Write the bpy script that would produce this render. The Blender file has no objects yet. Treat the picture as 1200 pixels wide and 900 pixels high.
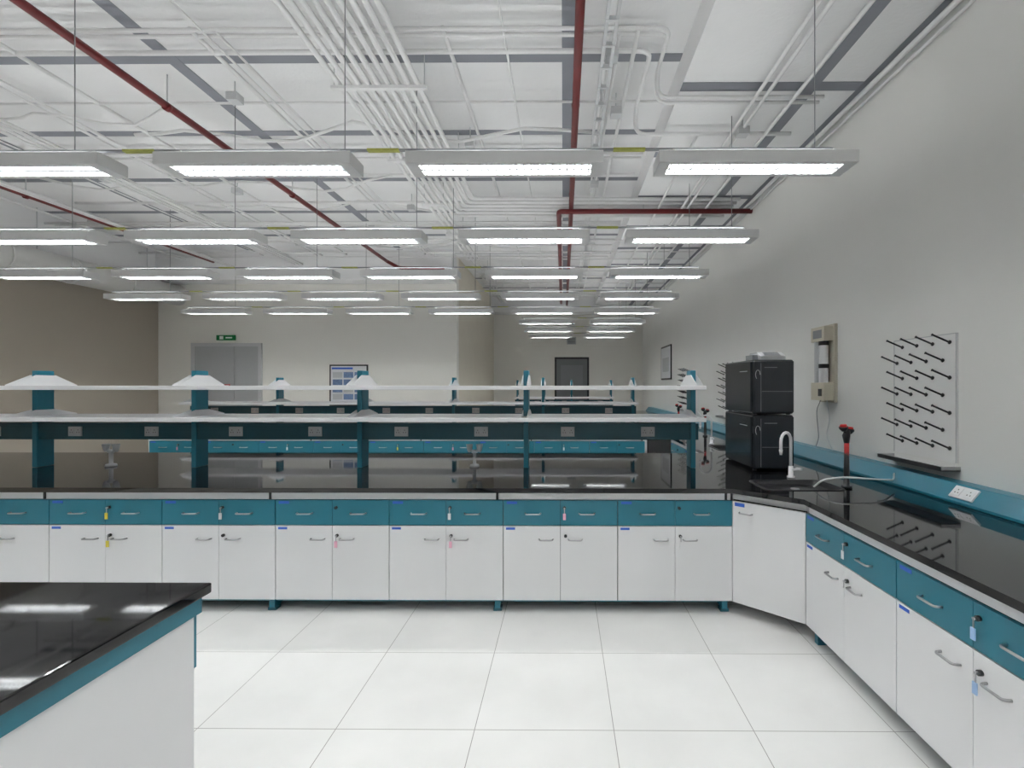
import bpy, math, random
from mathutils import Vector, Matrix
random.seed(7)
S=bpy.context.scene
COL=S.collection
# ------------------------------------------------------------ materials
def mat(name,c,rough=.5,metal=0,var=0.0,vscale=3.0,emit=None,es=0,bump=0,bscale=80,spec=.5,coat=0):
    m=bpy.data.materials.new(name); m.use_nodes=True
    nt=m.node_tree; b=nt.nodes['Principled BSDF']
    b.inputs['Base Color'].default_value=(*c,1); b.inputs['Roughness'].default_value=rough
    b.inputs['Metallic'].default_value=metal
    b.inputs['Specular IOR Level'].default_value=spec
    b.inputs['Coat Weight'].default_value=coat
    tc=nt.nodes.new('ShaderNodeTexCoord')
    if var>0:
        n=nt.nodes.new('ShaderNodeTexNoise'); n.inputs['Scale'].default_value=vscale; n.inputs['Detail'].default_value=4
        nt.links.new(tc.outputs['Object'],n.inputs['Vector'])
        r=nt.nodes.new('ShaderNodeMix'); r.data_type='RGBA'
        r.inputs['A'].default_value=(*[max(0,x*(1-var)) for x in c],1)
        r.inputs['B'].default_value=(*[min(1,x*(1+var)) for x in c],1)
        nt.links.new(n.outputs['Fac'],r.inputs['Factor'])
        nt.links.new(r.outputs['Result'],b.inputs['Base Color'])
    if bump>0:
        n2=nt.nodes.new('ShaderNodeTexNoise'); n2.inputs['Scale'].default_value=bscale
        nt.links.new(tc.outputs['Object'],n2.inputs['Vector'])
        bp=nt.nodes.new('ShaderNodeBump'); bp.inputs['Strength'].default_value=bump; bp.inputs['Distance'].default_value=.01
        nt.links.new(n2.outputs['Fac'],bp.inputs['Height']); nt.links.new(bp.outputs['Normal'],b.inputs['Normal'])
    if emit:
        b.inputs['Emission Color'].default_value=(*emit,1); b.inputs['Emission Strength'].default_value=es
    return m
M={}
M['wall']=mat('wall_paint',(.84,.84,.815),.8,var=.03,vscale=1.2)
M['wallback']=mat('wall_paint_back',(.88,.865,.815),.8,var=.02,vscale=1)
M['wallbrown_dim']=mat('wall_paint_brown_dimmed',(.44,.395,.33),.85,var=.05,vscale=1)  # brown paint, tinted browner to stand in for the wall's weak light
M['walltan']=mat('wall_paint_tan',(.74,.69,.59),.85,var=.04)
M['ceil']=mat('ceiling_paint',(.80,.80,.805),.9,var=.07,vscale=1.5,bump=.25,bscale=30)
M['strip']=mat('grey_joint_paint',(.24,.25,.28),.8,var=.12,vscale=4)
M['white']=mat('white_laminate',(.80,.80,.81),.3,var=.012,vscale=2)
M['shelf']=mat('shelf_white',(.86,.86,.87),.35,var=.01)
M['board']=mat('peg_board_white',(.86,.86,.85),.4,var=.02)
M['teal']=mat('teal_laminate',(.016,.160,.225),.35,var=.06,vscale=5)
M['tealrail']=mat('teal_dark_steel',(.010,.080,.110),.35,var=.05,vscale=5)
M['trough']=mat('teal_trough',(.018,.18,.26),.3,var=.05,vscale=5)
M['black']=mat('black_granite',(.003,.003,.004),.04,var=.5,vscale=60,spec=.55)
M['gap']=mat('gap_black',(.01,.01,.01),.7,var=.1)
M['steel']=mat('brushed_steel',(.45,.45,.46),.3,metal=1,var=.1,vscale=30)
M['grey']=mat('grey_plastic',(.22,.23,.24),.5,var=.05)
M['lgrey']=mat('light_grey_plastic',(.55,.56,.57),.45,var=.04)
M['pipew']=mat('white_conduit',(.76,.76,.76),.5,var=.06,vscale=6)
M['red']=mat('red_pipe_paint',(.125,.007,.008),.45,var=.2,vscale=8)
M['redp']=mat('red_plastic',(.55,.02,.02),.35,var=.05)
M['blackp']=mat('black_plastic',(.012,.012,.014),.35,var=.2,vscale=10)
M['darkp']=mat('charcoal_plastic',(.014,.017,.022),.22,var=.15,vscale=6)
M['label']=mat('blue_label',(.03,.12,.55),.5,var=.1,vscale=60)
M['yellow']=mat('yellow_tag',(.75,.62,.06),.4,var=.05)
M['yelg']=mat('yellow_green_tape',(.38,.40,.08),.5,var=.3,vscale=40)
M['pink']=mat('pink_tag',(.8,.42,.55),.4,var=.05)
M['blue']=mat('lightblue_tag',(.35,.52,.78),.4,var=.05)
M['doorg']=mat('door_grey_light',(.42,.43,.44),.5,var=.04)
M['doord']=mat('door_grey_dark',(.17,.175,.185),.5,var=.05)
M['green']=mat('exit_green',(.01,.15,.05),.5,emit=(.02,.4,.1),es=.05)
M['cream']=mat('cream_metal',(.58,.54,.44),.5,var=.05)
M['lamp']=mat('lamp_housing',(.76,.76,.76),.45,var=.02)
M['fin']=mat('louver_aluminium',(.30,.31,.32),.35,metal=.5,var=.05)
M['tube']=mat('fluorescent_tube',(1,1,1),.5,emit=(.985,1,.99),es=62)
M['ceilfill']=mat('added_ceiling_fill',(1,1,1),.5,emit=(.985,1,.99),es=13)  # added glow that brightens the ceiling, not a real tube
M['paper']=mat('poster_paper',(.75,.76,.78),.5,var=.03)
M['ink']=mat('poster_ink',(.16,.24,.42),.5,var=.5,vscale=25)
M['hose']=mat('clear_hose',(.7,.72,.72),.3,var=.03)
M['duct']=mat('duct_paint',(.78,.78,.76),.5,var=.05,vscale=3)
# floor tiles
fm=bpy.data.materials.new('floor_tile'); fm.use_nodes=True; nt=fm.node_tree; b=nt.nodes['Principled BSDF']
tc=nt.nodes.new('ShaderNodeTexCoord'); mp=nt.nodes.new('ShaderNodeMapping'); mp.inputs['Location'].default_value=(-.24+6.6*2,-2.29+6.6*2,0)
br=nt.nodes.new('ShaderNodeTexBrick'); br.offset=0; br.inputs['Scale'].default_value=1
br.inputs['Brick Width'].default_value=.66; br.inputs['Row Height'].default_value=.66
br.inputs['Mortar Size'].default_value=.002; br.inputs['Mortar Smooth'].default_value=.1
br.inputs['Color1'].default_value=(.78,.775,.76,1); br.inputs['Color2'].default_value=(.81,.805,.79,1); br.inputs['Mortar'].default_value=(.33,.32,.30,1)
ns=nt.nodes.new('ShaderNodeTexNoise'); ns.inputs['Scale'].default_value=1.7; ns.inputs['Detail'].default_value=8
rp=nt.nodes.new('ShaderNodeMapRange'); rp.inputs['From Min'].default_value=.3; rp.inputs['From Max'].default_value=.7; rp.inputs['To Min'].default_value=.88; rp.inputs['To Max'].default_value=1
mx=nt.nodes.new('ShaderNodeMix'); mx.data_type='RGBA'; mx.blend_type='MULTIPLY'; mx.inputs['Factor'].default_value=1
nt.links.new(tc.outputs['Object'],mp.inputs['Vector']); nt.links.new(mp.outputs['Vector'],br.inputs['Vector']); nt.links.new(tc.outputs['Object'],ns.inputs['Vector'])
nt.links.new(ns.outputs['Fac'],rp.inputs['Value'])
nt.links.new(br.outputs['Color'],mx.inputs['A']); nt.links.new(rp.outputs['Result'],mx.inputs['B']); nt.links.new(mx.outputs['Result'],b.inputs['Base Color'])
b.inputs['Roughness'].default_value=.38
M['floor']=fm
# ------------------------------------------------------------ mesh builder
class MB:
    def __init__(s): s.v=[];s.f=[];s.m=[];s.sm=[];s.mats=[]
    def mi(s,k):
        if k not in s.mats: s.mats.append(k)
        return s.mats.index(k)
    def face(s,idx,k,sm=False): s.f.append(idx); s.m.append(s.mi(k)); s.sm.append(sm)
    def box(s,x0,x1,y0,y1,z0,z1,k):
        n=len(s.v)
        s.v+=[(x0,y0,z0),(x1,y0,z0),(x1,y1,z0),(x0,y1,z0),(x0,y0,z1),(x1,y0,z1),(x1,y1,z1),(x0,y1,z1)]
        for q in [(3,2,1,0),(4,5,6,7),(0,1,5,4),(1,2,6,5),(2,3,7,6),(3,0,4,7)]: s.face([n+i for i in q],k)
    def prism(s,pts,axis,a0,a1,k):
        n=len(s.v); c=len(pts)
        for a in (a0,a1):
            for p in pts:
                s.v.append({'x':(a,p[0],p[1]),'y':(p[0],a,p[1]),'z':(p[0],p[1],a)}[axis])
        s.face(list(range(n,n+c))[::-1],k); s.face(list(range(n+c,n+2*c)),k)
        for i in range(c):
            j=(i+1)%c; s.face([n+i,n+j,n+c+j,n+c+i],k)
    def tube(s,pts,r,k,n=8,rs=None,cap=True):
        pts=[Vector(p) for p in pts]; rings=[]
        t0=(pts[1]-pts[0]).normalized()
        up=Vector((0,0,1)) if abs(t0.z)<.9 else Vector((1,0,0))
        nrm=(up-t0*up.dot(t0)).normalized()
        for i,p in enumerate(pts):
            if i==0: t=pts[1]-pts[0]
            elif i==len(pts)-1: t=pts[-1]-pts[-2]
            else: t=(pts[i]-pts[i-1]).normalized()+(pts[i+1]-pts[i]).normalized()
            t.normalize(); nrm=(nrm-t*nrm.dot(t)).normalized(); bi=t.cross(nrm)
            rr=rs[i] if rs else r; base=len(s.v)
            for a in range(n):
                an=2*math.pi*a/n; s.v.append(tuple(p+(nrm*math.cos(an)+bi*math.sin(an))*rr))
            rings.append(base)
        for a,b2 in zip(rings,rings[1:]):
            for i in range(n):
                j=(i+1)%n; s.face([a+i,a+j,b2+j,b2+i],k,True)
        if cap:
            s.face([rings[0]+i for i in range(n)][::-1],k); s.face([rings[-1]+i for i in range(n)],k)
    def cyl(s,p0,p1,r,k,n=12,r2=None): s.tube([p0,p1],r,k,n,rs=[r,r2 if r2 is not None else r])
    def obj(s,name,loc=(0,0,0),rz=0,parent=None,bevel=0):
        me=s.mesh(name); return place(me,name,loc,rz,parent,bevel)
    def mesh(s,name):
        me=bpy.data.meshes.new(name); me.from_pydata(s.v,[],s.f)
        for k in s.mats: me.materials.append(M[k])
        me.polygons.foreach_set('material_index',s.m); me.polygons.foreach_set('use_smooth',s.sm)
        me.update(); return me
def place(me,name,loc=(0,0,0),rz=0,parent=None,bevel=0):
    o=bpy.data.objects.new(name,me); COL.objects.link(o); o.location=loc; o.rotation_euler=(0,0,rz)
    if parent: o.parent=parent
    if bevel:
        m=o.modifiers.new('bevel','BEVEL'); m.width=bevel; m.segments=2; m.limit_method='ANGLE'
    return o
def empty(name,loc=(0,0,0)):
    o=bpy.data.objects.new(name,None); COL.objects.link(o); o.location=loc; return o
def rc(pts,rad=.08,n=4):
    pts=[Vector(p) for p in pts]; out=[pts[0]]
    for a,b2,c in zip(pts,pts[1:],pts[2:]):
        d1=(a-b2); d2=(c-b2); r=min(rad,d1.length*.45,d2.length*.45)
        p=b2+d1.normalized()*r; q=b2+d2.normalized()*r
        for i in range(n+1):
            t=i/n; out.append(p*(1-t)**2+b2*2*t*(1-t)+q*t*t)
    out.append(pts[-1]); return out
XR=2.6; XL=-8.67; YB=15.8; Y0=-4.0; ZC=4.41; ZS=4.16; YL=10.3; XS=-2.27; CH=1.63
# ------------------------------------------------------------ shell
def slab(name,a,k):
    m=MB(); m.box(*a,k); return m.obj(name)
slab('floor',(XL-.2,XR+.2,Y0-.2,YB+.2,-.1,0),'floor')
slab('ceiling',(XL-.2,XR+.2,Y0-.2,YB+.2,ZC,ZC+.1),'ceil')
slab('ceiling_soffit_right',(1.0,XR,Y0,YB,ZS,ZC),'ceil')
slab('ceiling_soffit_left',(XL,-8.35,Y0,YL,3.80,ZC),'ceil')
slab('ceiling_soffit_far_left',(-8.35,XS,YL-.45,YL,3.80,ZC),'ceil')
slab('ceiling_soffit_far',(XS,XR,YB-.6,YB,3.95,ZC),'ceil')
slab('wall_right',(XR,XR+.2,Y0,YB,0,ZC),'wall')
slab('wall_left',(XL-.2,XL,Y0,YB,0,ZC),'wallbrown_dim')
slab('wall_far_left',(XL,XS,YL,YL+.2,0,ZC),'wallback')
slab('wall_alcove_side',(XS-.2,XS,YL+.2,YB,0,ZC),'walltan')
slab('wall_far',(XS-.2,XR,YB,YB+.2,0,ZC),'wallback')
slab('wall_rear',(XL,XR,Y0-.2,Y0,0,ZC),'wall')
# grey joint strips
m=MB()
for i in range(-6,9):
    y=4.1+1.2*i
    m.box(XL if y<YL else XS,1.0,y-.05,y+.05,ZC-.004,ZC-.0005,'strip')
    m.box(1.0,XR,y-.06,y+.06,ZS-.004,ZS-.0005,'strip')
for x in (-6.4,-3.33,.05):
    m.box(x-.06,x+.06,Y0,YB-.6 if x>XS else YL-.45,ZC-.006,ZC-.004,'strip')
m.box(2.05,2.15,Y0,YB-.6,ZS-.006,ZS-.004,'strip')
m.box(2.50,2.6,Y0,YB-.6,ZS-.006,ZS-.004,'strip')
m.obj('trim_1')
# ------------------------------------------------------------ services
m=MB()
for i in range(9):
    x=-1.86+i*.082; z=4.13
    if i>=3: p=[(x,Y0,z),(x,7.1-(i-3)*.13,z),(2.35,7.1-(i-3)*.13,z-.02)]
    else: p=[(x,Y0,z),(x,14.5,z)]
    m.tube(rc(p,.12),.023,'pipew')
for y in [ -2.5+1.3*j for j in range(13)]:
    far=y>6.4
    m.box(-1.92,-1.62 if far else -1.13,y-.02,y+.02,z-.045,z-.018,'pipew')
    for x in (-1.90,-1.64 if far else -1.15): m.cyl((x,y,z-.03),(x,y,ZC),.005,'lgrey',6)
m.obj('electrical_conduit_bundle')
m=MB()
for y,z in ((3.60,4.29),(3.68,4.30)):
    m.tube(rc([(XL+.4,y,z),(.80,y,z),(.80,y+.5,z),(.80,y+.5,4.07),(2.2,y+.5,4.07)],.1),.015,'pipew')
m.tube(rc([(XL+.4,3.86,4.3),(.70,3.86,4.3),(.70,4.7,4.3),(.70,4.7,4.07),(2.2,4.7,4.07)],.1),.02,'pipew')
for y,z in ((4.55,4.3),(5.45,4.25),(5.6,4.27),(6.1,4.3),(6.9,4.25),(7.6,4.2),(7.75,4.22),(8.1,4.3),(8.5,4.2),(8.62,4.2),(9.0,4.25),(9.3,4.2),(9.7,4.22)):
    x0=random.choice([-8.2,-7,-5]); m.tube([(x0,y,z),(.9,y,z)],random.choice([.012,.016,.02]),'pipew')
for y in (7.5,8.2,8.9,9.4,10.4,10.9,11.6,12.4,13.1):
    m.tube([(-1.9,y,4.09),(2.4,y,4.09)],random.choice([.012,.018]),'pipew')
def swag(x0,x1,y,z,amp,r=.014):
    n=14; m.tube([(x0+(x1-x0)*i/n, y+.12*math.sin(i*1.3+x0), z-amp*abs(math.sin(math.pi*i/n*2))) for i in range(n+1)],r,'pipew')
swag(-4.6,.3,5.05,4.33,.10,.018); swag(-7.5,-3.8,4.75,4.33,.08); swag(-6.8,-2.2,6.3,4.33,.12,.016)
swag(-5.5,-.5,7.1,4.33,.10); swag(-7.8,-3.0,8.0,4.33,.1,.016); swag(-4.6,.6,9.1,4.33,.1); swag(-3.6,.5,2.6,4.35,.06,.012)
for x,z in ((.36,4.25),(.42,4.25),(.56,4.28),(-.45,4.3),(-.9,4.3),(-2.6,4.28),(-2.7,4.28),(-2.8,4.3),(-4.4,4.3),(-4.9,4.28),(-5.0,4.28),(-5.3,4.1),(-5.38,4.1),(-5.46,4.1),(-5.6,4.28),(-6.1,4.28),(-6.7,4.05),(-6.78,4.05),(-7.2,4.25),(-7.3,4.25),(-7.7,4.2)):
    m.tube([(x,random.choice([Y0,Y0,3.6]),z),(x,9.8 if x<XS else 14.5,z)],random.choice([.010,.014,.018]),'pipew')
for x in (1.62,1.70,1.95,1.3):
    m.tube([(x,Y0 if x!=1.3 else 4.7,4.06),(x,14.5,4.06)],.016,'pipew')
m.tube([(2.53,Y0,4.1),(2.53,14.5,4.1)],.022,'pipew'); m.tube([(2.56,Y0,4.04),(2.56,14.5,4.04)],.014,'pipew')
for x,y,z in ((.38,3.8,4.22),(-3.0,4.4,4.25),(-5.2,3.9,4.25),(.4,6.2,4.22),(-1,5.2,4.22),(1.7,4.6,4.03),(-2.2,7.0,4.2),(-4.4,6.5,4.25),(.5,4.6,4.22),(-5.8,6.1,4.25),(-3.1,8.2,4.2)):
    m.box(x-.05,x+.05,y-.05,y+.05,z-.03,z+.04,'lgrey')
    m.cyl((x,y,z),(x,y,ZC if x<1 else ZS),.006,'lgrey',6)
m.obj('ceiling_conduit_network')
m=MB()
for x in (.30,.37):
    m.box(x-.012,x+.012,3.0,5.6,4.12,4.15,'lgrey')
for y in [3.05+.25*i for i in range(11)]:
    m.box(.29,.38,y-.012,y+.012,4.115,4.145,'lgrey')
for y in (3.1,4.3,5.5): m.cyl((.335,y,4.14),(.335,y,ZC),.006,'lgrey',6)
m.obj('cable_tray')
m=MB()
m.tube([(.11,Y0,4.12),(.11,14.5,4.05)],.032,'red',12)
m.tube(rc([(2.58,6.64,4.02),(-.06,6.64,4.02),(-.06,14.0,4.02)],.06),.034,'red',12)
m.tube([(-3.54,Y0,4.13),(-3.54,9.7,4.13)],.032,'red',12)
m.tube([(-7.05,Y0,4.13),(-7.05,9.7,4.13)],.03,'red',12)
m.tube(rc([(-3.54,9.7,4.13),(-3.3,9.7,4.0),(-2.4,9.75,4.0)],.06),.034,'red',12)
for y in (0,2.0,4.0,6.0,8.0):
    for x in (.11,-3.54,-7.05):
        m.cyl((x,y+.3,4.13),(x,y+.3,ZC),.006,'lgrey',6)
        m.cyl((x,y+.28,4.12),(x,y+.32,4.12),.036,'red',12)
m.cyl((1.1,6.64,4.02),(1.1,6.64,ZS),.006,'lgrey',6)
m.obj('fire_sprinkler_pipework')
m=MB()
m.tube([(-8.22,Y0,3.55),(-8.22,YL-.02,3.55)],.21,'duct',24)
for y in range(-3,10,1): m.cyl((-8.22,y,3.55),(-8.22,y+.03,3.55),.22,'duct',24)
for y in range(-3,10,2):
    m.cyl((-8.22,y+.5,3.75),(-8.22,y+.5,ZC),.008,'lgrey',6)
m.obj('air_duct')
# ------------------------------------------------------------ lamps
L=1.21;ZL=2.99
m=MB()
hw=.105; rim=.036
m.prism([(-hw,0),(-hw,.072),(-.098,.078),(-.09,.078),(-.09,.045),(.09,.045),(.09,.078),(.098,.078),(hw,.072),(hw,0),(hw-rim,0),(hw-rim,.038),(-hw+rim,.038),(-hw+rim,0)],'x',-L/2,L/2,'lamp')
for sgn in (-1,1):
    x0,x1=sorted((sgn*L/2,sgn*(L/2-.07))); m.box(x0,x1,-hw+rim,hw-rim,0,.038,'lamp')
    x0,x1=sorted((sgn*L/2,sgn*(L/2-.02))); m.box(x0,x1,-.09,.09,.045,.078,'lamp')
for s in (-1,1): m.box(-L/2+.072,L/2-.072,s*.033-.016,s*.033+.016,.030,.037,'tube')
m.box(-L/2+.1,L/2-.1,-.04,.04,.046,.049,'ceilfill')  # added fill emitter, sunk in the top well out of view
nf=24
for i in range(nf):
    x=-L/2+.085+(L-.17)*i/(nf-1); m.box(x-.003,x+.003,-hw+rim,hw-rim,.004,.022,'fin')
m.box(-L/2+.07,L/2-.07,-.007,.007,.002,.028,'fin')
for x in (-.5,.5): m.tube([(x,-.092,.075),(x,0,.13),(x,.092,.075)],.003,'lgrey',6)
lampmesh=m.mesh('fluorescent_fixture')
rows=[3.03+1.52*i for i in range(-4,8)]
rows[4]=3.05
xc=[1.19-1.55*i for i in range(6)]
for y in rows:
    xs=[x for x in xc if (y<YL-.3 or x>XS+.7)]
    for x in xs: place(lampmesh,'pendant_fluorescent_light',(x,y,ZL))
    m=MB()
    xa=min(xs)-.55; xb=max(xs)+.5
    m.box(xa,xb,y-.012,y+.012,ZL+.122,ZL+.132,'grey')
    for a,b2 in zip(xs,xs[1:]):
        mid=(a+b2)/2; m.box(mid-.1,mid+.1,y-.016,y+.016,ZL+.120,ZL+.134,'yelg')
    for xx in (1.58,-1.38,-3.1,-6.2):
        if xx>xa: m.cyl((xx,y,ZL+.13),(xx,y,ZS if xx>1 else ZC),.0035,'grey',6)
    m.obj('light_suspension_rail')
# ------------------------------------------------------------ cabinets
def handle(m,cx,z,w=.12,y=0,k='steel'):
    m.tube(rc([(cx-w/2,y,z),(cx-w/2+.006,y-.03,z),(cx+w/2-.006,y-.03,z),(cx+w/2,y,z)],.012,3),.0055,k,8)
def cab(W,tag1,tag2):
    m=MB()
    m.box(.002,W-.002,.02,.53,.09,.81,'white'); m.box(.001,W-.001,.014,.021,.092,.808,'gap')  # dark plate behind the fronts colours in the shade of the gaps
    h=W/2
    for a,b2 in ((.003,h-.0015),(h+.0015,W-.003)):
        m.box(a,b2,-.004,.016,.630,.807,'teal'); m.box(a,b2,-.004,.016,.092,.624,'white')
    for cx in (.26*W,.73*W): handle(m,cx,.715,.11,-.004)
    handle(m,.375*W,.53,.10,-.004); handle(m,.63*W,.53,.10,-.004)
    for x,z,t in ((.535*W,.755,tag1),(.545*W,.555,tag2)):
        m.cyl((x,-.004,z),(x,-.018,z),.011,'blackp',12); 
        if t:
            m.cyl((x,-.016,z),(x,-.03,z),.006,'steel',8); m.box(x-.003,x+.003,-.029,-.026,z-.045,z,'steel')
            m.box(x-.010,x+.010,-.032,-.027,z-.08,z-.035,t)
    m.box(.025,.10,-.0055,-.0035,.782,.800,'label'); m.box(.02,.085,-.0055,-.0035,.598,.614,'label')
    return m.mesh('base_cabinet')
WU=.82
variants=[cab(WU,None,'white'),cab(WU,'pink',None),cab(WU,'white',None),cab(WU,'yellow','yellow'),cab(WU,None,'pink'),cab(WU,'white','pink')]
seq=[0,1,5,4,2,3,3,1,2]
for i in range(9):
    place(variants[seq[i]],'base_cabinet',(1.21-WU*(i+1),3.47,0))
def cabrow(xr,n,y,flip=False):
    for i in range(n):
        if not flip: place(variants[(i*2)%5],'base_cabinet',(xr-WU*(i+1),y,0))
        else: place(variants[(i*3)%5],'base_cabinet',(xr-WU*i,y,0),math.pi)
cabrow(1.21,9,5.23,True)
cabrow(1.21,9,7.17); cabrow(1.21,9,8.88,True)
cabrow(1.21,3,10.92); cabrow(1.21,3,12.48,True)
WR=.85
vr=[cab(WR,'white','white'),cab(WR,'blue','blue')]
for i in range(5): place(vr[i%2] if i<2 else vr[0],'base_cabinet',(1.57,3.135-WR*i,0),-math.pi/2)
for y in (7.05,14.1): 
    for i in range(2): place(variants[i],'base_cabinet',(1.57,y-WU*i,0),-math.pi/2)
place(variants[0],'base_cabinet',(1.57,10.8,0),-math.pi/2); place(variants[2],'base_cabinet',(1.57,9.9,0),-math.pi/2)
# corner cabinet
m=MB()
m.prism([(1.222,3.50),(1.585,3.165),(2.1,3.165),(2.1,4.0),(1.222,4.0)],'z',.09,.865,'white')
cc=m.obj('corner_cabinet')
m=MB(); dl=math.hypot(.36,.335)
m.box(.004,dl-.004,-.004,.016,.09,.808,'white'); m.box(.0,dl,.0165,.02,.09,.815,'gap')  # dark backing sheet painted as the shade around the door
handle(m,.10,.735,.09,-.004); m.box(.02,.09,-.0055,-.0035,.775,.80,'label')
d=m.obj('corner_door',(1.21,3.47,0),-math.atan2(.335,.36),cc)
# under-frame, rails, legs
m=MB()
def railx(x0,x1,y,s):
    m.box(x0,x1,min(y+.01*s,y+.05*s),max(y+.01*s,y+.05*s),.812,.865,'white')
for (y,s,x0) in ((3.47,1,-6.17),(5.23,-1,-6.17),(7.17,1,-6.17),(8.88,-1,-6.17),(10.92,1,-1.25),(12.48,-1,-1.25)):
    railx(x0,1.2,y,s)
    yy=sorted((y+.06*s,y+.10*s)); m.box(x0,1.2,yy[0],yy[1],.055,.088,'teal')
    x=1.17
    while x>x0:
        q=sorted((y+.03*s,y+.50*s)); m.box(x-.025,x+.015,q[0],q[1],0.02,.088,'teal')
        m.box(x-.035,x+.025,q[0],q[0]+.06,0,.02,'tealrail'); m.box(x-.035,x+.025,q[1]-.06,q[1],0,.02,'tealrail')
        q=sorted((y+.004*s,y+.012*s)); m.box(x-.012,x+.004,q[0],q[1],.812,.86,'gap')
        x-=WU*2
m.box(1.58,1.62,-1.1,3.12,.812,.865,'white'); m.box(1.63,1.67,-1.1,3.1,.055,.088,'teal')
for y in (3.07,1.40,-.27): m.box(1.60,2.1,y-.02,y+.02,0,.088,'teal')
for a,b2 in ((5.3,7.1),(8.95,10.85),(12.55,14.1)): m.box(1.58,1.62,a,b2,.812,.865,'white'); m.box(1.7,2.1,a+.1,b2-.1,0,.088,'teal')
m.box(-6.20,-6.172,3.49,5.2,.0,.865,'white'); m.box(-6.20,-6.172,7.19,8.86,.0,.865,'white'); m.box(-1.28,-1.252,10.94,12.46,0,.865,'white')
m.obj('bench_support_frame')
def slab_poly(name,polys,z0,z1,k):
    cu=bpy.data.curves.new(name,'CURVE'); cu.dimensions='2D'; cu.fill_mode='BOTH'; cu.extrude=(z1-z0)/2
    for p in polys:
        sp=cu.splines.new('POLY'); sp.points.add(len(p)-1)
        for i,q in enumerate(p): sp.points[i].co=(q[0],q[1],0,1)
        sp.use_cyclic_u=True
    o=bpy.data.objects.new('tmp',cu); COL.objects.link(o)
    dg=bpy.context.evaluated_depsgraph_get(); me=bpy.data.meshes.new_from_object(o.evaluated_get(dg))
    bpy.data.objects.remove(o); me.materials.clear(); me.materials.append(M[k])
    return place(me,name,(0,0,(z0+z1)/2))
def rr(cx,cy,w,h,r=.06,n=5):
    out=[]
    for sx,sy,a0 in ((1,1,0),(-1,1,90),(-1,-1,180),(1,-1,270)):
        for i in range(n+1):
            a=math.radians(a0+90*i/n); out.append((cx+sx*(w/2-r)+r*math.cos(a),cy+sy*(h/2-r)+r*math.sin(a)))
    return out
sink=rr(1.70,3.56,.54,.36)
sink2=rr(1.95,5.7,.36,.45)
outline=[(2.59,-1.1),(1.545,-1.1),(1.545,3.115),(1.195,3.44),(-6.22,3.44),(-6.22,5.26),(1.545,5.26),(1.545,7.14),(-6.22,7.14),(-6.22,8.91),(1.545,8.91),(1.545,10.89),(-1.30,10.89),(-1.30,12.51),(1.545,12.51),(1.545,14.2),(2.59,14.2)]
ct=slab_poly('lab_countertop',[outline,sink,sink2],.866,.90,'black')
def basin(name,pts,depth):
    m=MB(); n=len(pts); cx=sum(p[0] for p in pts)/n; cy=sum(p[1] for p in pts)/n
    lv=[(1.05,.901),(1.05,.905),(.97,.905),(.95,.88),(.90,.90-depth)]
    for sc,z in lv:
        for p in pts: m.v.append((cx+(p[0]-cx)*sc,cy+(p[1]-cy)*sc,z))
    for l in range(len(lv)-1):
        for i in range(n):
            j=(i+1)%n; m.face([l*n+i,l*n+j,(l+1)*n+j,(l+1)*n+i],'blackp',True)
    m.face([(len(lv)-1)*n+i for i in range(n)],'blackp')
    m.cyl((cx,cy,.90-depth+.001),(cx,cy,.90-depth+.008),.03,'steel',16)
    return m.obj(name)
basin('lab_sink',sink,.03); basin('lab_sink',sink2,.07)
m=MB()
m.prism([(2.42,.902),(2.42,.918),(2.50,1.012),(2.6-.002,1.012),(2.6-.002,.902)],'y',-1.1,14.2,'trough')
tr=m.obj('service_trough')
def trough_socket(y,w=.17):
    m=MB()
    e=Vector((.08,0,.094)).normalized(); nn=Vector((-.094,0,.08)).normalized(); c=Vector((2.46,y,.965))
    def ob(hw_,he,t0,t1,k,off=(0,0)):
        c2=c+Vector((0,off[0],0))+e*off[1]; n=len(m.v)
        for t in (t0,t1):
            for sy,se in ((-1,-1),(1,-1),(1,1),(-1,1)): m.v.append(tuple(c2+Vector((0,sy*hw_,0))+e*se*he+nn*t))
        for q in [(0,1,2,3),(7,6,5,4),(4,5,1,0),(5,6,2,1),(6,7,3,2),(7,4,0,3)]: m.face([n+i for i in q],k)
    ob(w/2,.042,.0005,.012,'shelf')
    for s in (-.045,.045):
        ob(.03,.03,.012,.014,'shelf',(s,0))
        for dy,de in ((0,.014),(-.011,-.008),(.011,-.008)): ob(.003,.004,.014,.0145,'gap',(s+dy,de))
    return m.obj('power_socket',bevel=.002)
for y in (2.98,.9,5.9,9.5): trough_socket(y)
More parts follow.
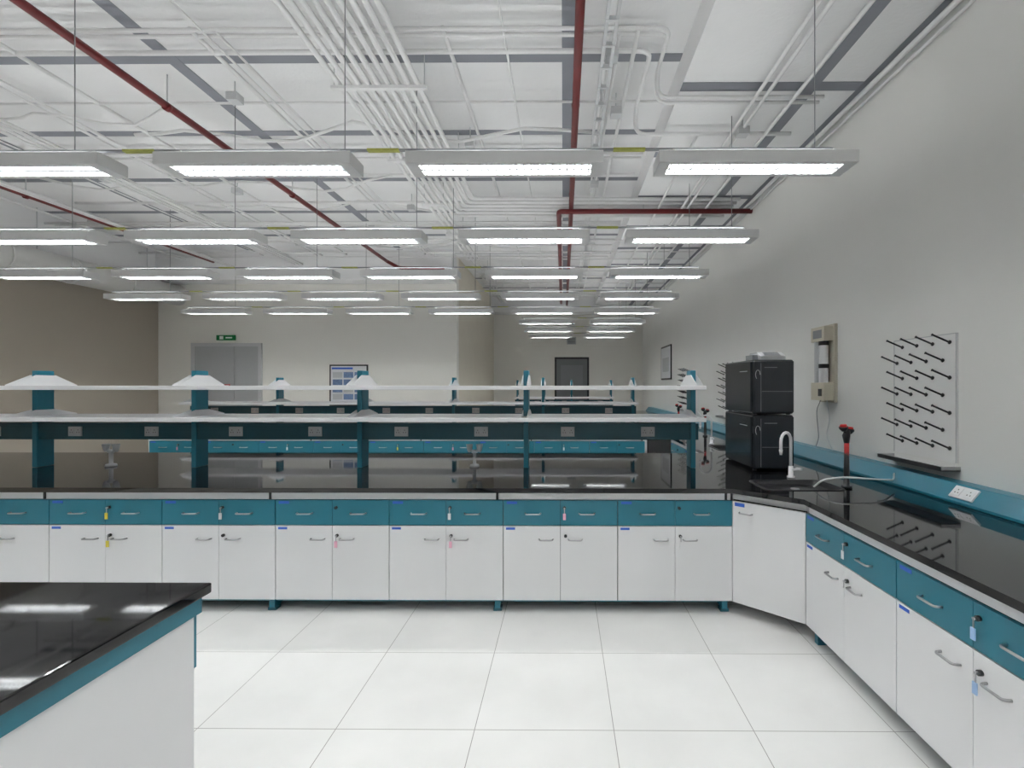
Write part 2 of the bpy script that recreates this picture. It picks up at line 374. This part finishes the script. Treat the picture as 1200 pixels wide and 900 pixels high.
# ------------------------------------------------------------ racks
def rack(yc,posts,xr):
    root=empty('reagent_shelf_rack',(posts[-1],yc,.9))
    def ch(m,name,bev=0):
        o=m.obj(name,bevel=bev); o.parent=root; o.matrix_parent_inverse=Matrix.Translation((-posts[-1],-yc,-.9)); return o
    x0=min(posts)-.06
    m=MB()
    for x in posts:
        m.box(x-.022,x+.022,yc-.075,yc+.075,.902,1.765,'teal')
    ch(m,'posts',.004)
    m=MB(); m.box(x0,xr,yc-.30,yc+.30,1.595,1.63,'shelf'); m.box(x0,xr,yc-.30,yc+.30,1.325,1.36,'shelf'); ch(m,'shelves',.003)
    m=MB()
    for x in posts:
        for z,hh in ((1.63,.095),(1.36,.055)):
            pr=[(yc-.28,z),(yc-.28,z+.008),(yc-.085,z+hh),(yc+.085,z+hh),(yc+.28,z+.008),(yc+.28,z)]
            m.prism(pr,'x',x+.0225,x+.0265,'shelf'); m.prism(pr,'x',x-.0265,x-.0225,'shelf')
    ch(m,'brackets')
    m=MB(); m.box(x0,xr,yc-.06,yc+.06,1.15,1.295,'tealrail')
    ch(m,'service_rail',.003)
    m=MB()
    for a,b2 in zip(posts,posts[1:]):
        for f in (.27,.75):
            x=a+(b2-a)*f
            for s in (-1,1):
                q=sorted((yc+s*.06,yc+s*.068)); m.box(x-.06,x+.06,q[0],q[1],1.18,1.265,'lgrey')
                q=sorted((yc+s*.068,yc+s*.071))
                for cx in (-.03,.03):
                    m.box(x+cx-.024,x+cx+.024,q[0],q[1],1.193,1.25,'lgrey')
                    q2=sorted((yc+s*.071,yc+s*.0715))
                    for dx,dz in ((0,.013),(-.01,-.008),(.01,-.008)): m.box(x+cx+dx-.003,x+cx+dx+.003,q2[0],q2[1],1.222+dz-.004,1.222+dz+.004,'gap')
    ch(m,'sockets')
P=[1.15,-.33,-1.81,-3.29,-4.72,-6.12]
rack(4.36,P,1.20); rack(8.03,P,1.20); rack(11.7,[1.15,.2,-.45,-1.1],1.20)
def gastap(x,y):
    m=MB()
    m.tube([(0,0,0),(0,0,.02),(0,0,.025),(0,0,.12),(0,0,.125),(0,0,.15)],.02,'lgrey',14,rs=[.045,.04,.016,.016,.028,.022])
    for s in (-1,1):
        m.cyl((0,0,.135),(s*.04,0,.15),.012,'lgrey',10)
        m.tube([(s*.045,0,.13),(s*.045,0,.15),(s*.045,0,.20)],.03,'lgrey',14,rs=[.012,.022,.032])
    m.obj('bench_drip_cup_tap',(x,y,.901))
gastap(-4.1,4.36); gastap(-.80,4.36); gastap(.9,8.03); gastap(-2.6,8.03)
# ------------------------------------------------------------ foreground bench
fb=empty('foreground_lab_bench',(-2.6,0,0))
def chf(m,name,bev=0):
    o=m.obj(name,bevel=bev); o.parent=fb; o.matrix_parent_inverse=Matrix.Translation((2.6,0,0))
m=MB(); m.box(-6.0,-1.305,-1.2,1.79,.862,.90,'black'); chf(m,'worktop',.006)
m=MB(); m.box(-5.98,-1.325,-1.18,1.765,.80,.861,'teal'); chf(m,'apron')
m=MB(); m.box(-1.365,-1.335,-1.16,1.74,.0,.799,'white'); m.box(-5.95,-1.37,-1.15,1.70,.09,.799,'white'); chf(m,'side_panel')
m=MB()
for i in range(5):
    x1=-1.345-i*.86; m.box(x1-.85,x1,1.745,1.765,.60,.795,'teal'); m.box(x1-.85,x1,1.701,1.735,.10,.595,'white')
m.box(-5.9,-1.4,1.5,1.6,0,.09,'teal'); chf(m,'fronts')
# ------------------------------------------------------------ faucets, sink gear
def gooseneck(x,y,rz=0,k='shelf',h=.36):
    m=MB()
    m.tube([(0,0,0),(0,0,.012),(0,0,.014),(0,0,.09)],.03,k,16,rs=[.03,.03,.02,.018])
    pts=[(0,0,.08),(0,0,h-.07)]+[(-.07+.07*math.cos(a),0,h-.07+.07*math.sin(a)) for a in [math.pi*i/8 for i in range(1,9)]]+[(-.14,0,h-.13)]
    m.tube(pts,.012,k,10); m.cyl((-.14,0,h-.13),(-.14,0,h-.17),.015,k,10,.009)
    m.cyl((0,0,.06),(0,-.06,.075),.009,k,8); m.box(-.008,.008,-.09,-.045,.068,.085,k)
    m.obj('gooseneck_faucet',(x,y,.901),rz)
gooseneck(1.81,3.86,math.radians(35)); gooseneck(1.85,6.05,0)
def eyewash(x,y,h=.45,rz=0):
    m=MB()
    m.tube([(0,0,0),(0,0,.015),(0,0,.016),(0,0,.10),(0,0,.101),(0,0,h-.12)],.02,'blackp',14,rs=[.035,.035,.02,.02,.0201,.014])
    m.cyl((0,0,.12),(0,0,h-.12),.0165,'redp',12)
    m.tube([(0,0,h-.14),(-.005,0,h-.09),(.01,0,h-.05)],.02,'blackp',12,rs=[.018,.026,.02])
    for s,z in ((-1,h-.035),(1,h-.055)):
        m.cyl((0,0,h-.08),(s*.028,0,z-.01),.011,'blackp',8)
        m.tube([(s*.024,0,z-.02),(s*.030,0,z),(s*.032,0,z+.012)],.02,'blackp',14,rs=[.016,.03,.03])
        m.tube([(s*.032,0,z+.012),(s*.034,0,z+.028)],.02,'redp',14,rs=[.026,.02])
    m.obj('emergency_eyewash_tap',(x,y,.901),rz)
eyewash(2.03,3.48,.46,.4); eyewash(2.05,7.0,.42); eyewash(2.0,8.4,.42)
m=MB()
m.tube(rc([(1.78,3.45,.912),(1.83,3.42,.97),(1.95,3.38,.995),(2.2,3.36,.98),(2.38,3.5,.95),(2.45,3.6,.98)],.1),.006,'hose',8)
m.obj('rubber_hose')
# ------------------------------------------------------------ stacked analyser boxes
def unit(z0,root):
    m=MB(); x0,x1,y0,y1=1.63,1.98,4.15,4.88; z1=z0+.475
    m.box(x0,x1,y0+.02,y1,z0+.008,z1,'darkp'); o=m.obj('housing',bevel=.014); o.parent=root
    m=MB(); m.box(x0+.006,x1-.006,y0,y0+.022,z0+.02,z1-.012,'darkp'); o=m.obj('front_panel',bevel=.008); o.parent=root
    m=MB(); m.box(x0-.010,x0+.003,y0+.05,y1-.04,z0+.03,z1-.02,'darkp')
    m.box(x0-.0115,x0-.010,y0+.12,y0+.3,z1-.10,z1-.095,'lgrey')
    o=m.obj('side_door',bevel=.005); o.parent=root
    m=MB()
    m.box(x0+.07,x1-.02,y0-.001,y0+.001,z0+.20,z0+.203,'grey')
    m.box(x0+.06,x0+.063,y0-.001,y0+.001,z0+.03,z1-.03,'grey')
    m.box(x0+.09,x0+.2,y0-.002,y0+.001,z1-.07,z1-.066,'grey')
    m.tube([(x0+.035+.02*math.cos(a),y0-.001,z1-.13+.04*math.sin(a)) for a in [i*.6 for i in range(8)]],.002,'lgrey',5)
    for dx in (.03,x1-x0-.03):
        for yy in (y0+.06,y1-.06): m.cyl((x0+dx,yy,z0),(x0+dx,yy,z0+.02),.018,'blackp',10)
    o=m.obj('details'); o.parent=root
root=empty('stacked_lab_analyser')
unit(.902,root); unit(1.380,root)
m=MB()
m.prism([(4.30,0),(4.30,.035),(4.38,.075),(4.55,.075),(4.58,.0)],'x',1.75,1.97,'lgrey'); 
m.prism([(4.305,.041),(4.372,.075),(4.374,.0765),(4.303,.042)],'x',1.79,1.93,'grey')
m.box(1.70,1.76,4.36,4.52,0,.05,'grey')
m.obj('label_printer',(0,0,1.857),bevel=.004)
# ------------------------------------------------------------ peg drying racks on wall
def pegrack(y0,y1,z0,z1,ny=4,nz=7,xw=XR):
    root=empty('peg_drying_rack',(xw,(y0+y1)/2,z0)); inv=Matrix.Translation((-xw,-(y0+y1)/2,-z0))
    m=MB(); m.box(xw-.014,xw-.001,y0,y1,z0+.03,z1,'board')
    m.box(xw-.016,xw-.014,y0,y0+.006,z0+.03,z1,'lgrey'); m.box(xw-.016,xw-.014,y1-.006,y1,z0+.03,z1,'lgrey'); m.box(xw-.016,xw-.014,y0,y1,z1-.006,z1,'lgrey')
    o=m.obj('backboard'); o.parent=root; o.matrix_parent_inverse=inv
    m=MB()
    for r in range(nz):
        for c in range(ny):
            yy=y0+(y1-y0)*(c+.5+(.25 if r%2 else -.15))/ny; zz=z1-.06-(z1-z0-.18)*r/(nz-1)
            m.tube([(xw-.014,yy,zz),(xw-.02,yy,zz+.002),(xw-.021,yy,zz+.002),(xw-.13,yy,zz+.05),(xw-.135,yy,zz+.052)],.006,'blackp',8,rs=[.014,.014,.0065,.0065,.009])
    o=m.obj('pegs'); o.parent=root; o.matrix_parent_inverse=inv
    m=MB(); m.box(xw-.13,xw-.002,y0-.02,y1+.02,z0-.02,z0-.012,'lgrey'); m.box(xw-.13,xw-.125,y0-.02,y1+.02,z0-.02,z0+.01,'steel')
    m.box(xw-.13,xw-.002,y0-.02,y0-.015,z0-.02,z0+.01,'steel'); m.box(xw-.13,xw-.002,y1+.015,y1+.02,z0-.02,z0+.01,'steel')
    o=m.obj('drip_tray'); o.parent=root; o.matrix_parent_inverse=inv
pegrack(3.20,3.80,1.09,1.98); pegrack(7.0,7.85,1.14,1.98); pegrack(9.9,10.5,1.12,2.0)
# wall-mounted purifier
m=MB()
m.box(XR-.03,XR-.001,4.60,4.88,1.47,2.22,'cream')
m.box(XR-.12,XR-.03,4.62,4.86,2.06,2.20,'cream'); m.box(XR-.12,XR-.03,4.62,4.86,1.49,1.66,'cream')
m.box(XR-.123,XR-.12,4.66,4.82,2.09,2.17,'grey')
m.cyl((XR-.08,4.70,1.66),(XR-.08,4.70,2.06),.042,'shelf',18)
m.cyl((XR-.08,4.81,1.66),(XR-.08,4.81,2.06),.03,'lgrey',18)
m.cyl((XR-.08,4.70,1.80),(XR-.08,4.70,1.84),.045,'blackp',18); m.cyl((XR-.08,4.70,2.02),(XR-.08,4.70,2.06),.045,'blackp',18)
m.box(XR-.125,XR-.12,4.66,4.72,1.53,1.6,'blackp')
m.tube(rc([(XR-.05,4.7,1.5),(XR-.03,4.68,1.3),(XR-.03,4.75,1.15),(XR-.05,4.6,1.02)],.06),.005,'hose',6)
m.tube(rc([(XR-.05,4.8,1.5),(XR-.02,4.95,1.38),(XR-.02,4.9,1.1),(XR-.05,4.9,1.02)],.06),.004,'grey',6)
m.obj('wall_water_purifier',bevel=.004)
def framed(name,wall,a0,a1,z0,z1,yw,fill):
    m=MB()
    if wall=='x':
        m.box(yw-.025,yw-.001,a0,a1,z0,z1,'blackp'); m.box(yw-.027,yw-.024,a0+.04,a1-.04,z0+.04,z1-.04,'paper')
        m.box(yw-.028,yw-.026,a0+.2,a1-.2,z0+.2,z1-.3,'lgrey')
    else:
        m.box(a0,a1,yw-.025,yw-.001,z0,z1,'blackp'); m.box(a0+.03,a1-.03,yw-.027,yw-.024,z0+.03,z1-.03,'paper')
        w=a1-a0; m.box(a0+.05,a0+.5,yw-.029,yw-.026,z1-.1,z1-.06,'label')
        for r in range(4):
            for c in range(3):
                xx=a0+.07+c*(w-.12)/3; zz=z1-.28-r*.155
                m.box(xx,xx+(w-.2)/3,yw-.029,yw-.026,zz,zz+.12,'ink' if (r+c)%3 else 'lgrey')
    m.obj(name)
framed('framed_picture','x',11.6,12.75,1.78,2.63,XR,0)
framed('framed_wall_poster','y',-4.98,-4.16,1.2,2.08,YL,1)
# doors
m=MB(); a,b2=-7.94,-6.43
m.box(a,a+.07,YL-.04,YL-.001,0,2.54,'lgrey'); m.box(b2-.07,b2,YL-.04,YL-.001,0,2.54,'lgrey'); m.box(a+.07,b2-.07,YL-.04,YL-.001,2.47,2.54,'lgrey')
mid=(a+b2)/2
m.box(a+.07,mid+.17,YL-.03,YL-.001,.0,2.47,'doorg'); m.box(mid+.176,b2-.07,YL-.03,YL-.001,.0,2.47,'doorg')
m.box(mid-.08,mid+.08,YL-.034,YL-.03,1.55,1.66,'redp'); m.box(mid-.06,mid+.06,YL-.036,YL-.034,1.57,1.64,'paper')
m.box(a+.3,a+.75,YL-.05,YL-.03,1.0,1.03,'steel'); m.box(mid+.25,mid+.27,YL-.07,YL-.03,.9,1.2,'steel')
m.obj('door_1')
m=MB(); a,b2=-.28,.84
m.box(a,a+.06,YB-.04,YB-.001,0,2.56,'blackp'); m.box(b2-.06,b2,YB-.04,YB-.001,0,2.56,'blackp'); m.box(a+.06,b2-.06,YB-.04,YB-.001,2.5,2.56,'blackp')
m.box(a+.06,b2-.06,YB-.03,YB-.001,0,2.5,'doord'); m.box(a+.2,b2-.2,YB-.033,YB-.03,1.5,2.3,'grey'); m.box(b2-.2,b2-.12,YB-.08,YB-.03,1.0,1.04,'steel')
m.obj('door_2')
m=MB(); m.box(-7.40,-7.0,YL-.03,YL-.001,2.60,2.71,'green'); m.box(-7.33,-7.25,YL-.032,YL-.03,2.62,2.69,'shelf'); m.box(-7.2,-7.06,YL-.032,YL-.03,2.64,2.67,'shelf'); m.obj('exit_sign')
m=MB(); m.box(.12,.42,YB-.05,YB-.001,2.98,3.22,'lgrey')
for i in range(5): m.box(.15,.39,YB-.056,YB-.05,3.01+i*.04,3.03+i*.04,'grey')
m.obj('wall_vent')
m=MB(); m.box(XR-.012,XR-.001,Y0,YB,0,.1,'lgrey'); m.obj('baseboard_right')
m=MB(); m.box(XL+.001,XS,YL-.012,YL-.001,0,.1,'lgrey'); m.obj('baseboard_far_left')
# ------------------------------------------------------------ world, camera
w=bpy.data.worlds.new('w'); S.world=w; w.use_nodes=True; w.node_tree.nodes['Background'].inputs[0].default_value=(.8,.85,.9,1); w.node_tree.nodes['Background'].inputs[1].default_value=.3
cam=bpy.data.cameras.new('camera'); co=bpy.data.objects.new('camera',cam); COL.objects.link(co); S.camera=co
co.location=(0,0,CH); co.rotation_euler=(math.radians(90),0,math.radians(.4)); cam.sensor_width=36; cam.lens=17.01; cam.shift_x=-.0467; cam.shift_y=.0017
cam.clip_start=.05; cam.clip_end=100
S.view_settings.view_transform='Standard'; S.view_settings.look='None'; S.view_settings.exposure=0
